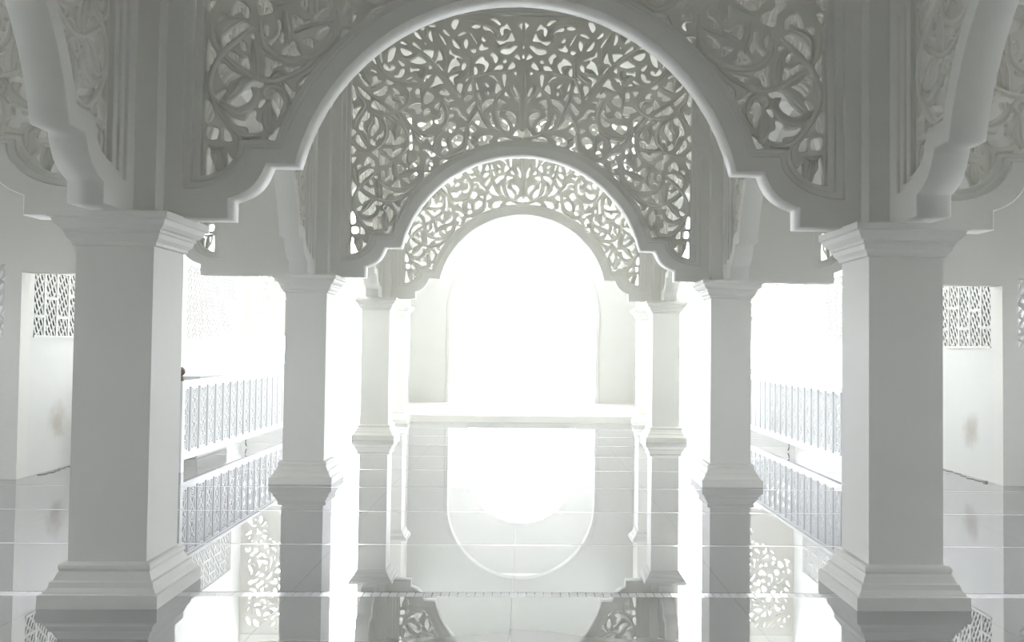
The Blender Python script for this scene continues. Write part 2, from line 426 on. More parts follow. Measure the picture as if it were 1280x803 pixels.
# outlines of the carving, centimetres from the panel centre and the capital top
HOLES = """-213.2,80.1 -211.1,81.6 -208.1,75.8 -207.3,70 -209.3,67.1 -213,67.8
-211.6,62.8 -205.7,63 -203.9,60.2 -204.5,55.3 -211.1,55.2
-212,48.9 -209.7,48.2 -208.9,41.5 -204.3,32.6 -206.4,27.3 -212.3,28
-201,62.9 -196.8,59.5 -195.5,53.8 -200.8,54.1 -201.6,58
-198.4,45.8 -195.6,42.6 -189.7,39.5 -197.6,31.2 -200.9,31.6 -198.4,37.1
-187.6,53.7 -183.1,53.8 -184.5,46.3 -187.4,41.8 -188.2,43.7
-204.5,107 -201.7,107.4 -196.8,102.8 -189.7,98.7 -196.7,95 -198.7,91.7 -202.2,94.4 -204.3,99.9
-206.8,85.6 -200.3,89.6 -199.5,87.3 -201,83.7 -205,82.9
-199.9,78.3 -190.4,86.7 -185.3,93.5 -180.2,96.1 -174.2,94.4 -176.4,90.6 -183.1,91.3 -181.8,85.3 -185.8,80 -191.7,77.3 -196.2,76.8
-198.3,71.5 -193.1,69.4 -186.4,68.7 -184.2,73.3 -179.1,74.8 -179.4,68.8 -175.2,65.9 -175.1,61.4 -184,59.8 -185.6,63.5 -191.5,64.2 -196,67.4
-177.7,81.6 -174,83.2 -172.8,81.7 -176.1,77.1 -178.4,77.9
-167.4,87.8 -164.4,87.8 -160.6,81.1 -160.5,75.1 -164.6,69.8 -166.4,73.5 -168.8,80.3
-161.8,93.7 -159.2,94.2 -156.3,90.1 -151.8,87.5 -156.2,79.3 -156.2,84.3
-171.3,56.2 -162.4,64.8 -162.9,55.3
-149.6,96.3 -142.1,102.6 -146.2,96.7 -150,90.5 -151,91.6
-174.1,113.2 -170,111 -161.4,107.8 -167.7,104.3 -169.8,99.3 -173.8,99.2 -172.9,105.7
-159.8,105.5 -153.6,106 -144.7,107.7 -149.1,104.6 -155,101.8 -158,102.2
-162.7,114.4 -156.1,122.5 -153.1,122.6 -152.3,118.1 -150,113.6
-174.6,133.5 -172.2,134.3 -170.9,129.8 -172.1,126 -174.5,128.2
-166,137.4 -163.8,137.4 -162.9,130.7 -160.6,126.9 -162,121.7 -164.3,124.6 -168,122.3 -169.4,120 -171.7,122.2 -167.3,126.1 -165.2,130.6
-155.7,142.1 -151.9,141.4 -147.4,137.7 -143.7,138.5 -144.4,135.8 -149.6,134.7 -154,131.1 -155.9,135.3
-148.7,124.2 -142.8,125.7 -141.6,122.8 -141.2,119.1 -144.9,121.2
-139.3,127.4 -136.2,131.8 -130.7,134.5 -131,129.7 -135.3,125.2 -138.9,125.1
-203.7,125.4 -197.1,132.3 -189.8,136.5 -184.1,134 -189.7,129.4 -197,123.3 -201.6,118 -203.2,119.4
-191,121.9 -188.8,123 -186.2,119 -186.5,116 -189.4,116.7
-184.9,126.5 -181.5,128.1 -180.9,123.6
-197.6,114.7 -195.4,115.4 -189.4,111.4 -185.7,113 -184,103.6 -188.5,105.4 -197.5,112
-212.6,124.5 -210.3,119.3 -206.5,113.4 -208.6,107.3 -212.2,100.5 -213.1,108.8
-206.2,138.9 -204,141.2 -200.3,140.5 -205.4,135.6
-173,222 -167.1,230.1 -164,223.4 -156.6,218.7 -156.6,213.2 -159.5,211.9 -165.1,216.7 -169.9,219
-189.9,216.1 -185.7,222.5 -180.1,218.8 -166.2,209.7 -171.2,208.3 -177.4,210.7 -184.9,211.2
-143.7,215.1 -137.5,219.7 -129.4,220.5 -127.2,217.1 -126.8,210.1 -129.2,207.2 -133.2,206.5 -135.1,211.8 -139.6,213.3
-213.3,219.4 -211.9,211.9 -209.1,212 -203.3,215.2 -207.1,207 -212.5,197.4 -213.4,208.1
-198.4,204.6 -195.4,209.1 -192,207.3 -192.2,201.6 -195.2,198.4 -198.3,196.5 -199.2,190.8 -198.1,185.8 -194.2,178.3 -199.3,183.9 -204.3,185.7 -204.6,190.7 -202,198.3
-185.4,202.4 -182.2,199.3 -179.9,192.4 -180.8,187.4 -187.4,177.8 -189.9,180.3 -188,189.8 -184.8,193.6
-174.2,201.3 -171.1,201.4 -165,194.6 -167.2,191.7 -171,195.7
-166.7,202.1 -160,205.1 -154.9,198.6 -159.8,196.6
-151.9,208.7 -146.3,208.2 -140,202.6 -137.6,191.7 -141.1,195 -146.2,201.9
-152.9,191.7 -150.4,191.7 -148.5,185.5 -150.2,180.7 -152.7,181 -151.9,186.7
-174.1,185.4 -173.8,179.4 -176.8,175.7 -179.8,175 -182.2,172.6 -182.2,175.6 -179.8,178.6 -176.9,180.4
-166.5,185.8 -163.9,182.7 -160,172.7 -154.5,177.2 -148.3,176.1 -148.2,171.7 -154.4,167.8 -170.5,168.1 -167.5,176.3
-213,186.1 -208.6,182.5 -211.6,178 -213.4,177.3
-207.2,178.1 -204.8,178.8 -202.8,174.4 -199.7,169.5 -194.6,162 -199.5,162.6 -205.2,167.5 -208.4,172.4
-190.3,173.2 -188,174.1 -186.1,171 -183.7,170.4 -184.7,168 -183,165.6 -187.2,166.1 -190.2,169
-142,185 -139.7,185 -138.3,173.1 -138.1,163.1 -140.6,160.8 -143.7,162.3 -141.7,168
-213.8,166.1 -207.6,161.2 -211.2,154.8 -213.6,155.4
-134.5,167.5 -132,166.9 -130.7,160.7 -133.8,161.3
-187.4,157.1 -179.1,161.1 -178.7,154.8 -170.2,149.9 -168.9,144.3 -173.8,141.7 -178.1,141.3 -179.5,149.8
-174.1,161.1 -164.8,161.9 -161.7,158.2 -155.5,162.7 -149.9,163.1 -154.2,155.2 -160.3,152 -166.5,153.1 -169.1,157.5
-149.2,152.8 -145.5,156 -145.9,145.3 -147.8,145.3 -150.1,149
-131.2,155 -129,151.9 -128.6,148.2 -131,141.8 -139,137.9 -140.3,140.4 -135.4,146.2 -131.7,148.1
-212.9,150.4 -207.6,150.5 -212.2,142.3
-197.9,141.3 -195,149.5 -191.3,150.8 -185.6,145.9 -185.1,139.6 -187.6,139 -189.3,143.3 -193.6,142 -196.1,140.1
-213.7,240.4 -212.1,240.4 -208.7,227.9 -210.5,223.2 -213.4,223.4
-206.5,239.3 -202.7,237.5 -189.5,225.1 -193.8,223.6 -201.3,229.3
-206.5,255.6 -203.7,255.7 -202.3,250.1 -193.9,242.7 -194.7,240.4 -198.5,242 -202.9,247.5
-191.4,262.3 -188.3,262.3 -184.5,259.9 -184.7,257.4 -188.8,259.8 -191.3,259.7
-188.7,252.2 -184.4,253.6 -181.8,248 -177.4,247.4 -184.2,242.9 -189.7,240.5 -190.6,241.5 -188,246.6
-187.2,232.2 -178.5,236.6 -173.7,241 -170.7,241.7 -171.2,234.3 -174.8,230 -180.1,228.7 -183.8,229.4
-176.2,267.1 -173.6,270 -171.7,268.5 -168.4,264 -165.8,267.4 -162,267 -161.9,263.4 -165.7,260.9 -171.6,261.3 -174.9,263.9
-171,272.8 -170,283.5 -167.5,288 -161.4,290.7 -161.3,285 -164.2,276.1 -167.9,272.5
-180.7,283.6 -178.1,283.6 -178.6,279.4 -177.2,272.4 -177.8,270.5 -180.4,277
-190.3,275.5 -187.9,277.5 -184.6,269.3 -186.5,269.6
-162,254.7 -157.1,256.1 -154.7,261.8 -150.3,263.8 -149.9,258.1 -153.9,252.6 -160.7,252.2
-157.4,274.3 -154.2,273.1 -149.2,268.8 -152.3,266.5 -155.4,270
-155.3,298.4 -147.2,298.6 -147.7,294.4 -154.6,295.9
-155.1,288.9 -151.4,289.6 -139.8,284.4 -146.2,280 -151.9,282
-139.5,297.2 -136.4,296.7 -129.3,289.7 -129.9,287.1 -135.2,289.6 -138.8,293.7
-142.4,273.4 -136.2,277.3 -132.5,279.6 -126.3,276.9 -122.4,272.6 -129.9,270.1 -137.4,271
-141.7,265.5 -138.5,264 -131.1,264.8 -131.3,261.6 -137.2,261.5 -140.9,259.5 -142.2,261.4
-148.2,249.7 -140.9,254.9 -139,253.3 -142,250.7
-140.1,246.9 -136.4,250.4 -133,247.1
-171.7,247.5 -169.9,249.6 -162.7,245.2 -168,243.3
-146.8,239.9 -139.6,240 -142.8,233.6
-135.6,235.7 -132.5,239.2 -127.9,235.8 -127.4,230.2 -131.1,227.3 -134.2,229.4
-163.4,238 -159.2,237.8 -155.4,233.3 -154.7,228.4 -149.9,227.3 -147.5,223 -149.8,218.7 -152.3,224.7 -155.3,227.2 -161.4,228.2 -163.7,230.7 -161,233.8
-210.8,295.3 -200.3,302.7 -196.8,300.2 -201.4,290.6 -208.2,287.1
-213.8,281.2 -213.8,285.1 -212.7,276.3 -213.8,264.9 -213.8,267.3
-209.7,278.9 -202.3,284.1 -198.5,279.1 -205.8,270.2
-193.8,293.1 -189,305.9 -181.6,309.8 -182.7,300.9 -188.7,290.7
-175.2,306.1 -165.6,313.7 -164.3,303.9 -170.2,297.6 -176.2,296.2
-213.6,305.2 -209,313.7 -203.2,311.5 -211.3,301.8 -213.6,295.7
-213.8,329.3 -204.4,331 -201.7,323.3 -210.4,318 -213.8,320.4
-194.4,328.5 -182,330 -178.1,322.5 -187.9,314.7 -195.4,318.4
-170.5,327.6 -158.4,326.7 -159.4,318 -167.9,316.6
-138.4,310.3 -135.3,311 -128.9,302.9 -129.5,301.6 -135.2,304.6
-130.3,314.9 -126.6,316.9 -124.7,316.3 -127.2,313.1
-119.8,320.2 -111.7,320.4 -112.9,317.6 -118.5,317.9
-120,310.1 -117.2,312.6 -116.5,308.9 -114.8,298.8 -118.9,303.1
-124.4,297.3 -122.6,297.6 -123.1,294.5
-110.9,311.5 -102.7,305.4 -98.2,297.2 -98.8,295.3 -102.6,300.9 -109.6,306.5
-101.6,314.5 -99.7,314.6 -93.4,308.1 -94.6,306.8 -100.3,310.5
-88.6,327.2 -83,328 -82.7,323.6 -87.2,314.8 -91.4,320.2
-66,319.5 -60.4,322.2 -54.7,320.7 -56.6,317.6 -62.2,317.1
-82.7,308.4 -77.8,312.3 -72.2,312.1 -72.8,310.5 -81.5,307.1
-66.7,310 -65.2,309.4 -59.5,299.4 -60.1,298.1
-75.1,300.3 -71.4,303.3 -70.1,297.2 -72.5,290.6 -74.8,294.6
-90.1,301.2 -88.3,301.9 -84.5,297.5 -80,291.7 -82.5,290.9 -87.5,294.3
-66.8,289.7 -60.6,290.5 -60.2,286.7 -63.6,285.7
-92.7,290 -89.7,284.8 -86.1,283.2 -75.9,278.6 -79.2,278.1 -83.8,279.6 -84.4,276.7 -80.7,272.5 -80.7,268.9 -87.1,267.5 -91.9,262.8 -93.9,260 -95.2,262.7 -93,271 -89.6,276.5 -86.1,278.7 -88.6,281.9 -93.5,284.1
-106.8,287.6 -104.9,286.5 -102.3,280.1 -102.5,275.8 -108.5,275.1 -110.7,272.1 -111.7,273.3 -108.5,278.7
-126.3,285.7 -123.9,288.2 -113.9,287.8 -113.4,284.9 -115,278.3 -117.3,278.2
-108.8,269.9 -106.6,270.3 -101.7,263.8 -102,260.9 -105.8,264.2
-119,268.3 -116.5,268.6 -114.8,265.6 -118.6,263.5
-122.5,255.6 -114.7,256.8 -118.2,254.5 -118.7,252.2 -121.9,252.5 -123.7,248 -124.9,249.3
-108.8,255.3 -106.3,254.1 -100.6,246.2 -104.9,245.6 -116.7,240.3 -117,241.2 -111.8,248.3 -111.3,252.7
-77,270.9 -73.5,272.6 -72.1,270.4 -73,266.4 -76.5,263.3 -77.5,265.6
-62.1,267.6 -59,267.1 -57.7,261.4 -60.1,256.7 -62,258.8
-72.9,250.3 -68.9,256.1 -67.2,254.9 -70.6,249.8
-91.3,255.6 -82,258.7 -82.6,256.5 -87.6,253.2 -86.8,245 -86.5,237.4 -91.2,243.6 -93.2,251.2
-71.1,237.7 -68.3,245.4 -65.6,246.1 -64.6,237.6
-124.6,226.3 -121,235.2 -115.3,232.8 -112.5,228.4 -114,224 -122,219.4 -123.9,221.9
-105.1,234.9 -98,238.8 -92.3,233.2 -94.7,231.3 -100.3,230.3
-99,226.8 -97.2,227.4 -94.6,225 -91.5,226.3 -87.5,224.5 -92.7,222.5 -93.3,218.7 -97.1,223
-124,210.9 -119,214 -116,211.6 -117.7,207.7 -122.7,204.6 -124.3,207
-110.6,215.8 -105.3,221.4 -105.8,212.9 -108.8,213.4
-132.2,194.6 -127.2,196.6 -121.6,195.5 -114.2,199 -114.1,193.7 -120.9,187.3 -125.8,185.7 -130.2,189
-103.2,212.5 -101.5,215.6 -98.6,210.2 -98.8,204.1 -99.3,199.1 -102.9,195.2 -107.8,194.8 -110.6,197.1 -109.6,199.6 -103,202.1 -101.9,207.7
-90.1,215 -82.6,215.1 -77.5,208.3 -70.6,201.5 -71.2,199.3 -76.2,203.9 -79.4,204.5 -83.2,212 -89.5,212.5
-91.2,206.1 -88.1,207.4 -87.5,204.9 -91.2,202.3
-96.6,187.8 -93,196.6 -88.6,197.7 -84.8,194.3 -84.8,189.9 -89.7,183.5 -94.7,185.3
-78.5,189.4 -73.5,190.1 -72.9,185.7 -77.2,187.1
-132,181.8 -125.7,179 -120.7,177.5 -110.8,178.4 -113.1,168.6 -115,169.2 -120.1,176 -123.7,172.2 -127.5,173.3
-124,161.4 -115.5,160.3 -108.1,155 -109.3,152.2 -114.2,152.3 -117.6,157.2 -123.3,159.2
-101.2,174.9 -99.5,176 -94.7,170.8 -94.9,167.2 -96.9,166.6 -101.1,167.1
-100.3,160.6 -96.9,164.3 -92.8,161.4 -96.7,155.9 -100.9,157.1
-88.3,174.1 -84.6,179.2 -79.7,181.2 -75.3,178.7 -75.8,173 -80.7,167.3 -85.7,165.1 -88.2,167.8
-65.5,192.8 -61.1,192.2 -58.8,187.2 -66.6,182.3
-67.8,178.2 -64.7,178.9 -65.2,170.7 -59.6,165.5 -70.3,161.2 -75.8,158.6 -70.7,165.6
-70.1,213.5 -61.5,223.1 -60,221.3 -66.3,209.1 -68.8,208.5
-73.5,227.3 -69.2,232.4 -63.5,231.3 -66.6,226.2 -71.5,223.3
-59.9,247.7 -58.1,247.1 -56.2,239.1 -58.6,240.3
-56.6,236.3 -52.3,227.8 -55.3,228.4
-82.5,245.4 -76.2,245.5 -77.9,236 -80.1,229.1 -83,237.2
-51.4,319.2 -49.5,320.6 -42.6,317.5 -37.5,311.9 -38.7,310.6 -42.5,314.4 -49.4,315.5
-42.4,329.5 -35.2,329.9 -30.2,326.1 -28.8,323 -31.4,322.1 -36.3,325.9
-29.8,317.8 -27.4,320.3 -24.4,321.6 -21.4,324.2 -17,318 -16.6,315.2 -20.1,317.4 -24.4,317.3 -25.6,314.2 -25.5,308.6 -27.9,308.8 -29.8,313.5
-34.2,301.2 -31.1,302.6 -24.2,302.1 -18.6,306 -15.5,312.2 -12.3,306.2 -12.2,302.1 -22.3,300.9 -27.8,296.3
-29,289.3 -25.9,291.9 -17.1,292.7 -12.2,296 -7.8,295.5 -12.1,289.7 -18.3,285.1 -24.6,285 -28.4,286.8
-53,305.3 -51.4,305.9 -48,301.6 -50.5,300.5 -52.6,302.1
-56,293.1 -52.6,297.7 -49.8,293.9 -44.1,293.4 -46,290.8 -53.5,289 -56,290.6
-60.8,274 -54.6,279.9 -50.2,280.6 -48.9,277.5 -44.5,273.8 -44.2,268.7 -48.1,261 -50.8,259.7 -48.1,267.3 -50.1,271.1 -55.7,272.5 -60.1,272.2
-42.1,283.9 -38.4,286.6 -32,280.4 -34.4,273.3 -36.7,275.2 -38.3,280.2
-38.1,262.5 -33.1,270.2 -26.9,271 -25.6,267.8 -29.3,263.9
-25.7,276.7 -22,278.3 -21.3,274.9 -25,273.5
-19.5,265.4 -16.9,271.8 -13.1,275.1 -10.3,271.3 -11.8,267.5
-11.4,282.1 -7,285.3 -3.8,279.1 -5.7,278.6
-12.4,261.8 -8.6,262.5 -9.2,258.3
-43.6,256.7 -38,257.1 -32.1,251.2 -32.5,249.3 -37.9,254.6
-26.1,258.6 -21.7,258.7 -22.2,248.6 -23.4,243.3 -25.1,248.5
-34.3,243 -31.6,247.2 -27.4,241.9 -28,238.6 -32,235.1 -34.9,235.5
-48.5,247 -45.3,246.9 -42.8,243.1 -45.3,242.4
-45.4,236.7 -42.9,237 -42.6,233.6 -44.9,232.3
-52.4,218.3 -47.5,224.7 -43.8,226.7 -36.6,227.8 -37.5,223 -43.7,218.5 -47.4,212.1 -50.5,213.3
-23.2,234 -21.4,236.6 -16.9,230 -21.3,230.9
-31.2,217.4 -31.2,223.1 -28.8,227.2 -20,224 -26.2,220.7 -27.4,217.5
-12.4,242.5 -10.2,242.5 -5.7,233.8 -5.2,224.7 -8.1,226.1 -11.3,233.6
-21.1,210.1 -17.3,212 -11,208.4 -8.2,202.1 -10.8,192.6 -11.8,194.5 -13.4,199.5 -17.8,203.2
-31.7,213 -28.6,213.3 -29.8,205.5 -22.2,201.2 -17.1,193.1 -17.6,188 -21.4,187.3 -27.1,192.9 -31,204.2
-41.7,208.4 -39.8,208.4 -37.2,197.8 -33.3,192.2 -33,189.3 -37.7,192.1 -42,202.7
-62.9,202.9 -58.6,211.2 -55.4,208.8 -52.2,200 -44.6,191.3 -47.1,190.6 -54.6,193 -60.9,198.6
-56.2,173.4 -53.1,177.9 -48.2,180.5 -37.6,180.7 -43.1,173.7 -42.4,170.8 -47.3,169.5 -52.7,167.8 -55.5,170.3
-30.6,177.1 -25.7,179.7 -19.4,179.2 -11.9,175.6 -20.8,174.7 -30.1,173.4
-121.3,144.3 -119.5,149 -117.3,152 -115.4,148 -113.1,147.4 -112.3,142.2 -115.2,136.1 -117.1,137.9 -115.9,142.1 -120,142.5
-122.5,132.9 -115.2,132.5 -121,127.2 -123.1,125.1
-106,140.1 -101.7,147.8 -91.4,150.1 -96.1,147.1 -101.6,143.3"""
CENTRE_HOLES = """-6.4,323 -0.1,326.1 6.6,323.3 3.1,317.9 0.2,311.7 -3.2,317.8
-0.9,295.6 0,296.5 0.9,295.6 0.8,292.7 0,292.1 -0.9,292.7
-1.7,281.6 -0.2,285.5 1.8,281.7 0.1,279.5
-11.9,181.6 -4.5,190.2 -0,187.1 4.5,190.4 11.9,182 0.1,179.5"""
STROKES = """s 0.055 -175.1,56.9 -188.4,57.5 -199,67 -207.4,80.4 -210.5,92.3 -207.8,104.4 -201.3,115 -191.1,124.2 -182.3,132.6
s 0.05 -201.2,111.2 -192.2,103.9 -180.2,97.6 -168.3,95.3 -156.5,99.2 -144.7,106.2 -136.2,114.8
s 0.055 -177.2,137.9 -176.2,124.4 -171.6,116.2 -159.6,110.4 -146.2,111.4 -135.9,116.1 -127.1,125.3 -124.3,138.9 -125.2,147.9
s 0.045 -163.5,69.6 -158.7,80.2 -161.5,89.4 -169.7,92.2 -174.1,86.9 -170.3,83.2 -167.4,87
s 0.05 -210.6,137.3 -208.1,120.9 -203.5,114.2
s 0.04 -199,67 -189.9,56.7 -189.7,44.7
l 0.1 -203.6,79.7 -191.7,73.9 -181.4,79.3 -177.8,86.9 -179.4,91.3
l 0.08 -200.7,82 -194.2,89.6 -189.1,96.4 -181.7,98
l 0.11 -168.4,58.5 -171.5,67.5 -170.9,76.5 -171,82.5
l 0.08 -203.5,32.6 -204.4,41.5 -204.6,49
l 0.05 -210.5,50.4 -204.6,48.2 -199.4,49.8
l 0.06 -190.4,43.2 -187.6,50.8 -191.4,56.7
l 0.09 -179.5,98.8 -180.1,109.3 -181.3,118.3 -182.2,124.3
l 0.05 -169.8,97.5 -163.9,102.1 -156.5,99.2
l 0.07 -160.9,144.2 -160,135.2 -157.6,126.2 -156.8,120.2
l 0.06 -154,129.3 -145.1,134 -134.7,136.4 -127.3,138.8
l 0.06 -204.3,119.4 -204.6,131.4 -197.2,137.6 -188.4,139.2
s 0.045 -213.3,171.7 -210.1,164.2 -201.3,158.8 -190.2,159.6 -179.1,164.8 -171.9,175 -170.8,187.6 -176,198.8 -186,205.5 -194.8,207.8
s 0.05 -210.5,189.3 -208.2,199.4 -201,209.6 -198.7,218.4 -207.5,229.6 -210.2,237.1
s 0.05 -192.3,207.9 -179.9,206.9 -167.4,206.5 -155.1,209.9 -145.3,219.5 -143,230.9 -146.8,238.4
s 0.05 -168.7,206.5 -154.8,194.2 -145.9,184.3 -145.7,170.5 -146.8,160.4 -155.4,152.7 -166.4,147.5
s 0.05 -155,208.6 -144.9,196.9 -136,185.7 -125.9,175.8
l 0.07 -193.7,182.1 -194.4,188.4 -190.8,194.7 -189.1,202.3
l 0.08 -159.5,176.5 -160.8,184 -158.5,194.1
l 0.11 -140.3,142.9 -141.7,151.7 -139.3,158
l 0.05 -191.3,224.9 -178.9,221.4 -162.5,211.6
l 0.07 -154,220.6 -156.5,224.3 -162.8,225.5
l 0.05 -201.7,180.7 -195.4,174.5 -194,167
l 0.04 -176.7,166.1 -164.3,165.1 -149.4,166.6
s 0.05 -186.1,279.4 -182.1,268.1 -173.2,257 -159.4,249.7 -144.5,246.2 -127,245.3
l 0.11 -200.7,264 -195.6,255.2 -191.7,244
l 0.05 -191.6,237.7 -182.9,241.6 -173.1,246.3
l 0.05 -192.7,230.1 -183.9,224 -168.8,213
l 0.05 -174.8,273.3 -175.5,279.6 -172.5,287.3
l 0.06 -152.4,277.6 -142.5,276.6 -132.6,284.4
s 0.055 -152.5,299.2 -137.4,290.7 -119.8,278.4 -104.6,262.3 -95.7,252.4 -84.2,237.5 -76.6,229.7
s 0.055 -111.6,314 -102.6,295.2 -98.6,280.1 -97,260
s 0.05 -66.1,280.8 -65.7,255.6 -70.5,242.8 -74.1,229.7
l 0.1 -133.2,259.2 -126.9,254.3 -123.3,261.9 -127.1,268.2
l 0.06 -97.9,235.9 -104.3,242.1 -114.2,239.4
l 0.07 -122.7,304.9 -122.8,310 -124.1,316.3
l 0.08 -83.1,250.1 -77,255.3 -69.5,260.5
l 0.06 -82.7,303.3 -78.9,299.6 -77.5,293.3
l 0.06 -89.6,261.4 -82.1,264.1 -77.1,265.4
s 0.05 -138.5,203.3 -137.1,192 -129.5,183.4 -117,180.5 -104.6,185.1 -96.1,195.3 -95,209.2 -100.2,223 -105.3,229.2
s 0.05 -148.4,198.1 -137,187 -129.3,173.3 -119.3,167.2 -111.7,161.1
s 0.05 -92.2,186.6 -107,178.8 -110.6,167.4 -106.7,156.1 -94.9,151.2 -83.3,158 -71.9,164.3 -69.7,179.5 -68.6,193.3 -57.6,211.2
l 0.06 -121.7,241.5 -127.8,236.3 -126.4,223.7 -127.5,213.6
l 0.06 -113.7,207.6 -107.5,206.4 -101.3,211.6
l 0.07 -92.1,179 -93.2,168.9 -90.6,161.5
l 0.08 -64.7,179.5 -58.3,174.6 -59.9,168.3
s 0.05 -70.5,253 -51.8,258.4 -35.6,262.5 -16.8,262.9
s 0.05 -74,325.1 -55.2,324.2 -40.1,319.5 -32.4,309.5 -37.3,300.5
l 0.07 -22.4,312.3 -27.3,304.6 -34.9,305.7 -42.5,314.4
l 0.05 -18.5,298.4 -27.2,295.7 -33.4,291.7
l 0.06 -55.7,267.2 -53.1,263.4 -53,258.4
s 0.05 -22.7,242.3 -32.6,231.9 -34.9,218 -33.5,201.6 -27,189.1 -15.7,180.5 -1.2,178.8
s 0.05 -61.7,252.8 -60.2,237.7 -56.3,222.6 -49.8,207.6 -42.1,193.9 -27,185.3
l 0.07 -47.8,241.7 -48.9,235.4 -43.9,231.7
l 0.07 -26.1,213.1 -16.1,217.1 -9.8,213.4
l 0.06 -49.7,203.8 -46.1,212.7 -39.9,216.6
l 0.06 -11.5,248.8 -13.9,239.9 -7.5,228.7"""

def parse(s):
    return [[tuple(float(v) / 100 for v in q.split(',')) for q in ln.split()] for ln in s.strip().split('\n')]
holes_l = parse(HOLES)
HP = []
for P in holes_l:
    n = 3 if len(P) > 4 else 4
    HP.append(catmull(P, n, True))
HALL = HP + [[(-x, z) for x, z in P] for P in HP] + [catmull(P, 2, True) for P in parse(CENTRE_HOLES)]
ME_BAND = fill_plate('face_band', OUTER, [CUT1], 0.11, 0.006, 0, PAINT)
ME_M1 = fill_plate('moulding', [(x, z) for x, z in cutout(2.255, 0.18, 1.795, 0.465, 1.645, 3.425)], [CUT2], 0.088, 0.008, 1, PAINT)
ME_M2 = fill_plate('moulding', [(x, z) for x, z in cutout(2.205, 0.23, 1.835, 0.495, 1.68, 3.385)], [CUT3], 0.066, 0.008, 1, PAINT)
ME_BODY = fill_plate('pierced_panel', BODY, HALL, 0.024, 0.009, 1, CARVE, -0.009)
STR = []
for ln in STROKES.strip().split('\n'):
    k, w, rest = ln.split(' ', 2)
    P = [tuple(float(v) / 100 for v in q.split(',')) for q in rest.split()]
    STR.append((k, float(w) * (0.74 if k == 's' else 0.70), P))
ST_ME = [(('stem' if k == 's' else 'leaf'), ribbon('stem' if k == 's' else 'leaf', P, w, k, CARVE)) for k, w, P in STR]
ST_MR = [(('stem' if k == 's' else 'leaf'), ribbon('stem' if k == 's' else 'leaf', [(-x, z) for x, z in P], w, k, CARVE)) for k, w, P in STR]
TRUNK = [('palmette', ribbon('palmette', [(0, 1.87), (0, 2.1), (0, 2.4), (0, 2.75)], 0.10, 'l', CARVE)),
         ('palmette', ribbon('palmette', [(0, 2.98), (0, 3.1), (0, 3.3)], 0.05, 'l', CARVE))]

def arch_screen(label, loc, rotz, sx=1.0, strokes=True):
    t = thing('arch_screen', label, 'arch', loc, rotz, 'carved arches between the columns')
    sc = (sx, 1, 1)
    link('face_band', ME_BAND, t, scale=sc)
    link('moulding', ME_M1, t, scale=sc)
    link('moulding', ME_M2, t, scale=sc)
    link('pierced_panel', ME_BODY, t, scale=sc)
    if strokes:
        for nm, m in ST_ME + ST_MR + TRUNK:
            link(nm, m, t, scale=sc)
    return t

arch_screen('nearest and largest carved arch spanning the hall, its top cut by the picture edge', (0, ROWY[0], ZF), 0)
arch_screen('second carved arch across the hall, framed inside the nearest arch', (0, ROWY[1], ZF), 0)
arch_screen('third and smallest carved arch across the hall, before the bright doorway', (0, ROWY[2], ZF), 0)
SY = (2.5 - 0.25) / HX
for s, side in ((-1, 'left'), (1, 'right')):
    rz = math.pi / 2 if s < 0 else -math.pi / 2        # carved front faces the middle of the hall
    for j, (y, what) in enumerate(((3.55, 'carved side arch on the %s running from the nearest column towards the camera'),
                                   (8.55, 'carved side arch on the %s between the nearest and the second column'),
                                   (13.55, 'carved side arch on the %s between the second and the third column'))):
        arch_screen(what % side, (s * SX, y, ZF), rz, SY)
    arch_screen('carved arch crossing the %s aisle outward from the nearest column, at the picture edge' % side, (s * 2 * SX, ROWY[0], ZF), 0)
    t = thing('column', 'white square column outside the %s picture edge, level with the nearest column' % side, 'column', (s * 3 * SX, ROWY[0], 0), 0, 'columns along the hall')
    for nm, m in (('base', ME_BASE), ('shaft', ME_SHAFT), ('capital', ME_CAP), ('upper_post', ME_POST)):
        link(nm, m, t)

# narrow arch in the plane of the second columns, crossing each side aisle
def narrow():
    h = 0.54                       # half width at the feet
    k = 1.94 - h
    r = 0.40; zc = 0.375 - 0.12
    L = [(x + k, z) for x, z in OPEN[:11]]
    top = arc_pts(0.19, 0.335, 0.375, 16)
    top = [(x, z) for x, z in top]
    opn = L + top + [(-x, z) for x, z in L[::-1]]
    def cut(hx, zb, cx, zl, rr, zt):
        Lc = []
        for i in range(9):
            a = -math.pi / 2 + math.pi / 2 * i / 8
            Lc.append((-hx + (hx - cx) * math.cos(a), zl + (zl - zb) * math.sin(a)))
        return Lc + arc_pts(rr, 0.335, zl, 16) + [(-x, z) for x, z in Lc[::-1]] + [(hx, zt), (-hx, zt)]
    c1 = cut(0.54 + .255, .185, .40, .47, .29, 2.9)
    c2 = cut(0.54 + .205, .235, .44, .50, .325, 2.86)
    c3 = cut(0.54 + .155, .28, .48, .53, .36, 2.82)
    body = cut(0.54 + .17, .265, .465, .52, .345, 2.84)
    hs = []
    for P in HP:
        Q = [(x + (2.15 - 0.695), z) for x, z in P]
        if all(x < -0.02 and z < 2.75 and math.hypot(x, z - .335) > 0.40 for x, z in Q):
            hs.append(Q); hs.append([(-x, z) for x, z in Q])
    st = []
    for (kk, w, P) in STR:
        Q = [(x + (2.15 - 0.695), z) for x, z in P]
        if all(x < -0.03 and z < 2.75 and math.hypot(x, z - .335) > 0.39 for x, z in Q):
            st.append((kk, w, Q)); st.append((kk, w, [(-x, z) for x, z in Q]))
    return opn, c1, c2, c3, body, hs, st
opn, c1, c2, c3, nbody, nh, nst = narrow()
XA, XB, XN = 2.86, 6.10, 4.48
nouter = [(-(XB - XN), 0)] + opn + [(XN - XA, 0), (XN - XA, ZT), (-(XB - XN), ZT)]
NB = fill_plate('face_band', nouter, [c1], 0.11, 0.006, 0, PAINT)
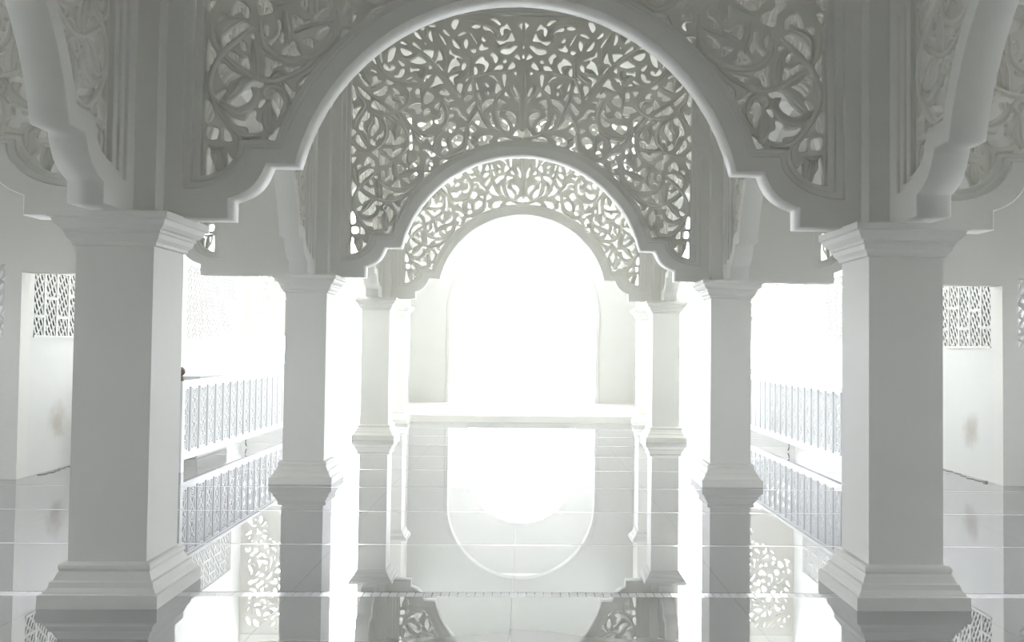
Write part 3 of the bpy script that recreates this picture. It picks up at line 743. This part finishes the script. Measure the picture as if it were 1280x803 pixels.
NM1 = fill_plate('moulding', [(x * 1.005, z - .004) for x, z in c1], [c2], 0.088, 0.004, 1, PAINT)
NM2 = fill_plate('moulding', [(x * 1.005, z - .004) for x, z in c2], [c3], 0.066, 0.004, 1, PAINT)
NP = fill_plate('pierced_panel', nbody, nh, 0.026, 0.008, 1, CARVE, -0.009)
NS = [('stem' if k == 's' else 'leaf', ribbon('stroke', P, w, k, CARVE)) for k, w, P in nst]
for s, side in ((-1, 'left'), (1, 'right')):
    t = thing('arch_screen', 'plain wall with a small carved arch crossing the %s aisle at the second column' % side, 'arch', (s * XN, ROWY[1], ZF), 0, 'carved arches between the columns')
    sc = (-s, 1, 1)
    for nm, m in [('face_band', NB), ('moulding', NM1), ('moulding', NM2), ('pierced_panel', NP)] + NS:
        link(nm, m, t, scale=sc)

# ---------------------------------------------------------------- walls and ceiling
def struct(name, bl, m, bevel=0.0):
    o = link(name, boxes(name, bl, bevel), material=m)
    o['kind'] = 'structure'
    return o
struct('ceiling', [(-9, 9, -6, 19.9, ZC, ZC + 0.2)], CEIL)
struct('wall_back', [(-9, 9, -6.2, -6, 0, ZC)], WALLM)
# outer walls of the front aisles with unseen openings added to let daylight in
for s, side in ((-1, 'left'), (1, 'right')):
    def bx(x0, x1, *r):
        return (min(s * x0, s * x1), max(s * x0, s * x1)) + r
    struct('wall_front_aisle_%s' % side, [bx(8.10, 8.30, -6, 2.25, 0, ZC), bx(8.10, 8.30, 3.3, 4.7, 0, ZC), bx(8.10, 8.30, 7.3, 11.16, 0, ZC),
                                          bx(8.10, 8.30, 2.25, 3.3, 0, 1.5), bx(8.10, 8.30, 2.25, 3.3, 2.3, ZC),
                                          bx(8.10, 8.30, 4.7, 7.3, 0, 1.3), bx(8.10, 8.30, 4.7, 7.3, 2.6, ZC)], WALLM)
    # wall in the plane of the second columns beyond the aisle opening, with a small screen opening
    struct('wall_pier_%s' % side, [bx(6.10, 6.30, 10.94, 11.16, 0, ZC), bx(7.60, 8.10, 10.94, 11.16, 0, ZC),
                                   bx(6.30, 7.60, 10.94, 11.16, 0, 1.75), bx(6.30, 7.60, 10.94, 11.16, 2.62, ZC)], PAINT)
    # outer walls of the bright rear aisles: screens above, plain below
    zb, zt = 1.76, 3.10
    segs = [(11.16, 11.22), (13.9, 16.2), (18.92, 19.6)]
    bl = [bx(6.10, 6.66, 14.2, 19.6, 4.7, ZC), bx(6.10, 6.16, 11.16, 19.6, 0, zb), bx(6.10, 6.16, 11.16, 19.6, zt, 4.7)]  # near part left open at the top, a clerestory added for daylight
    for a, b in segs: bl.append(bx(6.10, 6.16, a, b, zb, zt))
    bl.append(bx(6.16, 6.66, 11.16, 19.6, 0, zb)); bl.append(bx(6.16, 6.66, 11.16, 19.6, zt, 4.7))
    for a, b in segs: bl.append(bx(6.16, 6.66, a, b, zb, zt))
    o = struct('wall_%s' % side, bl, stained_wall('stained_wall_' + side, 11.85 if s < 0 else 11.75, 0.62, 0.26, 0.28, 0.5))
    struct('wall_room_shade_%s' % side, [bx(6.62, 6.70, 11.16, 19.6, zb, zt)], ROOMBACK)
    # sill and frame under each screen
    struct('trim_sill_%s' % side, [bx(6.085, 6.10, a, b, zb - 0.03, zb) for a, b in ((11.22, 13.9), (16.2, 18.92))], PAINT)

# lattice screens in the side walls
def lattice(label, x, y0, y1, z0, z1, s):
    t = thing('lattice_screen', label, 'screen', (x, y0, z0), 0, 'lattice screens in the side walls')
    W, H = y1 - y0, z1 - z0
    nb = round(W / 0.305)
    p = W / nb
    bar = boxes('upright_bar', [(-0.011, 0.011, -0.022, 0.022, 0, H)]); bar.materials.append(SCREENP)
    for i in range(nb + 1):
        link('upright_bar', bar, t, (0, min(max(i * p, 0.022), W - .022), 0))
    cb = boxes('cross_bar', [(-0.011, 0.011, 0.022, p - 0.022, -0.018, 0.018)]); cb.materials.append(SCREENP)
    rails = []
    for i in range(nb):
        zs = (0.62, 0.18) if i % 2 == 0 else ((0.36, 0.84) if i % 4 == 1 else (0.40, 0.80))
        for zf in zs:
            link('cross_bar', cb, t, (0, i * p, zf * H))
        rails.append(zs)
    bm = bmesh.new()
    def slat(ya, za, yb, zb_, xo):
        d = math.hypot(yb - ya, zb_ - za)
        if d < 0.02: return
        ny, nz = -(zb_ - za) / d * 0.015, (yb - ya) / d * 0.015
        q = []
        for xx in (xo - 0.005, xo + 0.005):
            q.append([bm.verts.new((xx, ya + ny, za + nz)), bm.verts.new((xx, yb + ny, zb_ + nz)), bm.verts.new((xx, yb - ny, zb_ - nz)), bm.verts.new((xx, ya - ny, za - nz))])
        A, B = q
        bm.faces.new(A); bm.faces.new(B[::-1])
        for i in range(4): bm.faces.new((A[i], B[i], B[(i + 1) % 4], A[(i + 1) % 4]))
    for i in range(nb):
        a, b = i * p + 0.01, (i + 1) * p - 0.01
        for slope, xo, step in ((1.9 * s, 0.0, 0.145), (-0.9 * s, 0.004 * s, 0.145)):
            rise = slope * (b - a)
            z = -abs(rise)
            while z < H + abs(rise):
                za, zb_ = z, z + rise
                ya, yb = a, b
                # clip to the panel height
                if za > zb_: (ya, za, yb, zb_) = (yb, zb_, ya, za)
                if zb_ > 0 and za < H:
                    f0 = max(0, (0 - za) / (zb_ - za)); f1 = min(1, (H - za) / (zb_ - za))
                    slat(ya + (yb - ya) * f0, za + (zb_ - za) * f0, ya + (yb - ya) * f1, za + (zb_ - za) * f1, xo)
                z += step
    bmesh.ops.recalc_face_normals(bm, faces=bm.faces[:])
    me = bpy.data.meshes.new('diagonal_slats'); bm.to_mesh(me); bm.free(); me.materials.append(SCREENP)
    o = link('diagonal_slats', me, t); o['kind'] = 'stuff'
    return t
for s, side in ((-1, 'left'), (1, 'right')):
    lattice('white lattice screen in the %s wall, seen outside the nearest %s column' % (side, side), s * 6.13, 11.22, 13.9, 1.76, 3.10, s)
    lattice('white lattice screen in the %s wall, above the balustrade between the first two columns' % side, s * 6.13, 16.2, 18.92, 1.76, 3.10, s)
    o = lattice('white lattice screen at the %s picture edge, in the wall facing the camera' % side, 0, 0, 1.30, 1.75, 2.62, s)
    o.location = (s * (6.30 if s > 0 else 6.30), 11.05, 1.75); o.rotation_euler = (0, 0, -s * math.pi / 2)

# ---------------------------------------------------------------- far end
struct('floor_step', [(-6.1, 6.1, 19.62, 24.6, -0.2, 0.14)], PAINT, 0.004)
doorz = 4.62; R = 2.0; zs = doorz - R
P = [(-4.0, 0.14), (-R, 0.14)] + [(-R * math.cos(math.pi * i / 40), zs + R * math.sin(math.pi * i / 40)) for i in range(41)] + [(R, 0.14), (4.0, 0.14), (4.0, ZC), (-4.0, ZC)]
FARM = mat('far_wall_paint', (0.58, 0.58, 0.565), 0.7, 0.2)
me = fill_plate('wall_far', P, [], 0.15, 0, 0, FARM)
o = link('wall_far', me, None, (0, 24.15, 0)); o['kind'] = 'structure'
P = [(-R - .07, 0.14), (-R, 0.14)] + [(-R * math.cos(math.pi * i / 40), zs + R * math.sin(math.pi * i / 40)) for i in range(41)] + [(R, 0.14), (R + .07, 0.14)] + [((R + .07) * math.cos(math.pi * i / 40), zs + (R + .07) * math.sin(math.pi * i / 40)) for i in range(41)]
me = fill_plate('trim_door_ring', P, [], 0.18, 0.01, 1, FARM)
o = link('trim_door_ring', me, None, (0, 24.15, 0)); o['kind'] = 'structure'
struct('wall_vestibule_left', [(-3.30, -3.06, 19.15, 24.0, 0, 5.35), (-3.30, -3.06, 19.15, 20.3, 5.35, ZC), (-3.30, -3.06, 22.8, 24.0, 5.35, ZC)], WALLM)  # high side openings added to bring daylight into the vestibule
struct('wall_vestibule_right', [(3.06, 3.30, 19.15, 24.0, 0, 5.35), (3.06, 3.30, 19.15, 20.3, 5.35, ZC), (3.06, 3.30, 22.8, 24.0, 5.35, ZC)], WALLM)
struct('ceiling_vestibule', [(-3.3, 3.3, 19.9, 24.3, ZC, ZC + .2)], CEIL)

for s, side in ((-1, 'left'), (1, 'right')):
    struct('wall_end_light_block_%s' % side, [(min(s * 4.49, s * 6.10), max(s * 4.49, s * 6.10), 19.5, 19.7, 0, 1.25)], WALLM)  # low wall added to cut the daylight reaching the side screens
# tall pierced end screens of the aisles (seen best in the floor) and their lintels
ESH = []
for P in HP:
    Q = [(x + 1.30, z + 1.38) for x, z in P]
    if all(abs(x) < 0.72 and 1.98 < z < 4.58 for x, z in Q): ESH.append(Q)
ES = fill_plate('pierced_screen', [(-0.78, 1.92), (0.78, 1.92), (0.78, 4.66), (-0.78, 4.66)], ESH, 0.04, 0.008, 0, CARVE)
for s, side in ((-1, 'left'), (1, 'right')):
    t = thing('window_screen', 'tall pierced screen against the sky at the far end of the %s aisle' % side, 'screen', (s * 5.33, 19.6, 0))
    link('pierced_panel', ES, t)
    m = boxes('screen_frame', [(-0.84, -0.78, -.06, .06, 1.25, 4.95), (0.78, 0.84, -.06, .06, 1.25, 4.95), (-.78, .78, -.06, .06, 1.86, 1.92), (-.78, .78, -.06, .06, 4.66, 4.95)]); m.materials.append(PAINT)
    link('screen_frame', m, t)

# porch outside the door, with a lower arched opening to the daylight
P = [(-3.5, 0.0), (-1.75, 0.0)] + [(-1.75 * math.cos(math.pi * i / 40), 2.25 + 1.75 * math.sin(math.pi * i / 40)) for i in range(41)] + [(1.75, 0.0), (3.5, 0.0), (3.5, 5.6), (-3.5, 5.6)]
me = fill_plate('wall_porch', P, [], 0.12, 0, 0, WALLM)
o = link('wall_porch', me, None, (0, 28.6, 0)); o['kind'] = 'structure'
struct('wall_porch_left', [(-3.5, -3.3, 24.3, 28.48, 0, 5.6)], WALLM)
struct('wall_porch_right', [(3.3, 3.5, 24.3, 28.48, 0, 5.6)], WALLM)
struct('ceiling_porch', [(-3.5, 3.5, 24.3, 28.72, 5.6, 5.75)], CEIL)
struct('ground', [(-60, 60, 24.4, 160, -0.4, 0.0), (-60, -6.66, -20, 24.4, -0.4, -0.2), (6.66, 60, -20, 24.4, -0.4, -0.2), (-6.66, 6.66, 19.6, 24.4, -0.4, -0.21)], TERR)

# ---------------------------------------------------------------- balustrades
def picket_mesh():
    bl = []
    h0, h1, w = 0.235, 1.10, 0.115
    yy = 0.012
    bl += [(-yy, yy, -w, -w + .022, h0, h1), (-yy, yy, w - .022, w, h0, h1), (-yy, yy, -w, w, h0, h0 + .03), (-yy, yy, -w, w, h1 - .03, h1)]
    bm = bmesh.new()
    bm.from_mesh(boxes('a', bl))
    def bar(ya, za, yb, zb, t=0.011):
        d = math.hypot(yb - ya, zb - za); ny, nz = -(zb - za) / d * t, (yb - ya) / d * t
        q = [[bm.verts.new((xx, ya + ny, za + nz)), bm.verts.new((xx, yb + ny, zb + nz)), bm.verts.new((xx, yb - ny, zb - nz)), bm.verts.new((xx, ya - ny, za - nz))] for xx in (-.009, .009)]
        A, B = q
        bm.faces.new(A); bm.faces.new(B[::-1])
        for i in range(4): bm.faces.new((A[i], B[i], B[(i + 1) % 4], A[(i + 1) % 4]))
    def ring(zc, r, t=0.009):
        n = 12
        for i in range(n):
            a, b = 2 * math.pi * i / n, 2 * math.pi * (i + 1) / n
            bar(r * math.cos(a), zc + r * math.sin(a), r * math.cos(b), zc + r * math.sin(b), t)
    for zc in (h0 + .10, (h0 + h1) / 2, h1 - .10): 
        ring(zc, 0.058); ring(zc, 0.022, 0.008)
    for za, zb in ((h0 + .16, (h0 + h1) / 2 - .06), ((h0 + h1) / 2 + .06, h1 - .16)):
        bar(-.09, za, .09, zb); bar(.09, za, -.09, zb)
        bar(-.045, za, -.045 + .0, zb, .006); bar(.045, za, .045, zb, .006)
    bmesh.ops.recalc_face_normals(bm, faces=bm.faces[:])
    me = bpy.data.meshes.new('picket_panel'); bm.to_mesh(me); bm.free(); me.materials.append(RAIL)
    return me
PK = picket_mesh()
GAPBAR = boxes('gap_shade_bar', [(-.014, .014, -.009, .009, 0.20, 1.12)]); GAPBAR.materials.append(mat('gap_shade_grey', (0.42, 0.43, 0.46), 0.4))  # grey colour puts in the shade of the gaps between pickets
def scroll_foot():
    pts = []
    for i in range(22):
        t = i / 21
        a = 0.3 + t * 4.4
        r = 0.055 * (1 - 0.55 * t)
        pts.append((0, r * math.cos(a) * .7, 0.10 + r * math.sin(a) - t * 0.05))
    pts += [(0, .012, 0.03), (0, .02, 0.0)]
    return tube('scroll_foot', pts, 0.010, mat('dark_grey_metal', (0.2, 0.2, 0.2), 0.5))
FOOT = scroll_foot()
YB0, YB1 = 11.63, 19.3
for s, side in ((-1, 'left'), (1, 'right')):
    t = thing('balustrade', 'white pierced balustrade along the %s aisle behind the columns' % side, 'balustrade', (s * 4.42, 0, 0), 0, 'balustrades of the side aisles')
    for nm, b in (('handrail', (-.045, .045, YB0, YB1, 1.135, 1.185)), ('top_rail', (-.025, .025, YB0, YB1, 1.10, 1.135)), ('bottom_rail', (-.035, .035, YB0, YB1, 0.145, 0.235))):
        m = boxes(nm, [b], 0.004); m.materials.append(RAIL); link(nm, m, t)
    y = YB0 + 0.17
    while y < YB1 - .1:
        link('picket_panel', PK, t, (0, y, 0))
        link('gap_shade_bar', GAPBAR, t, (0, y + 0.16, 0))
        y += 0.32
    post = boxes('post', [(-.05, .05, -.05, .05, 0, 1.185)], 0.004); post.materials.append(RAIL)
    link('post', post, t, (0, YB0, 0)); link('post', post, t, (0, YB1, 0))
    for yf in (14.4, 17.0):
        link('scroll_foot', FOOT, t, (s * -0.0, yf, 0.02))
# newel ball on the left balustrade post
bm = bmesh.new(); bmesh.ops.create_uvsphere(bm, u_segments=16, v_segments=10, radius=0.06)
bmesh.ops.translate(bm, verts=bm.verts[:], vec=(0, 0, 0.125))
for v in bm.verts: v.co.z = v.co.z
bmesh.ops.create_cone(bm, cap_ends=True, segments=12, radius1=0.045, radius2=0.025, depth=0.08, matrix=Matrix.Translation((0, 0, 0.04)))
me = bpy.data.meshes.new('post_finial'); bm.to_mesh(me); bm.free(); me.materials.append(KNOB)
for p in me.polygons: p.use_smooth = True
o = link('post_finial', me, None, (-4.42, YB0 , 1.185)); o['label'] = 'small brown round knob on the left balustrade post, half behind the nearest column'; o['category'] = 'finial'

# broad parapet of the stairwell behind the left balustrade
t = thing('stair_parapet', 'low white parapet with a grey flat top behind the left balustrade', 'parapet', (-5.33, 0, 0))
m = boxes('parapet_wall', [(-0.64, 0.64, 13.0, 14.3, 0, 1.14)], 0.01); m.materials.append(PAINT); link('parapet_wall', m, t)
m = boxes('coping', [(-0.68, 0.68, 12.96, 14.35, 1.14, 1.20)], 0.008); m.materials.append(mat('grey_coping', (0.55, 0.56, 0.58), 0.5)); link('coping', m, t)

# notice on the right wall
m = boxes('wall_notice', [(-0.012, 0, -0.22, 0.22, -0.14, 0.14)], 0.002)
m.materials.append(NOTICE)
o = link('wall_notice', m, None, (6.10, 18.05, 1.56)); o['label'] = 'small blank grey notice on the right wall under the lattice screen'; o['category'] = 'notice'

# cables lying along the foot of the side walls
for s, side, ys in ((-1, 'left', (11.3, 12.6)), (1, 'right', (11.25, 12.9))):
    pts = []
    for i in range(26):
        t_ = i / 25
        pts.append((s * (6.04 - 0.03 * math.sin(t_ * 9) - 0.05 * math.sin(t_ * 23) ** 2), ys[0] + (ys[1] - ys[0]) * t_, 0.005))
    me = tube('cable', pts, 0.005, CABLE)
    o = link('cable', me); o['label'] = 'thin dark cable lying on the floor along the foot of the %s wall' % side; o['category'] = 'cable'
me = boxes('junction_box', [(-.02, .02, -.03, .03, 0, .022)], 0.003); me.materials.append(CABLE)
o = link('junction_box', me, None, (6.02, 11.22, 0)); o['label'] = 'tiny dark box at the end of the right cable'; o['category'] = 'box'
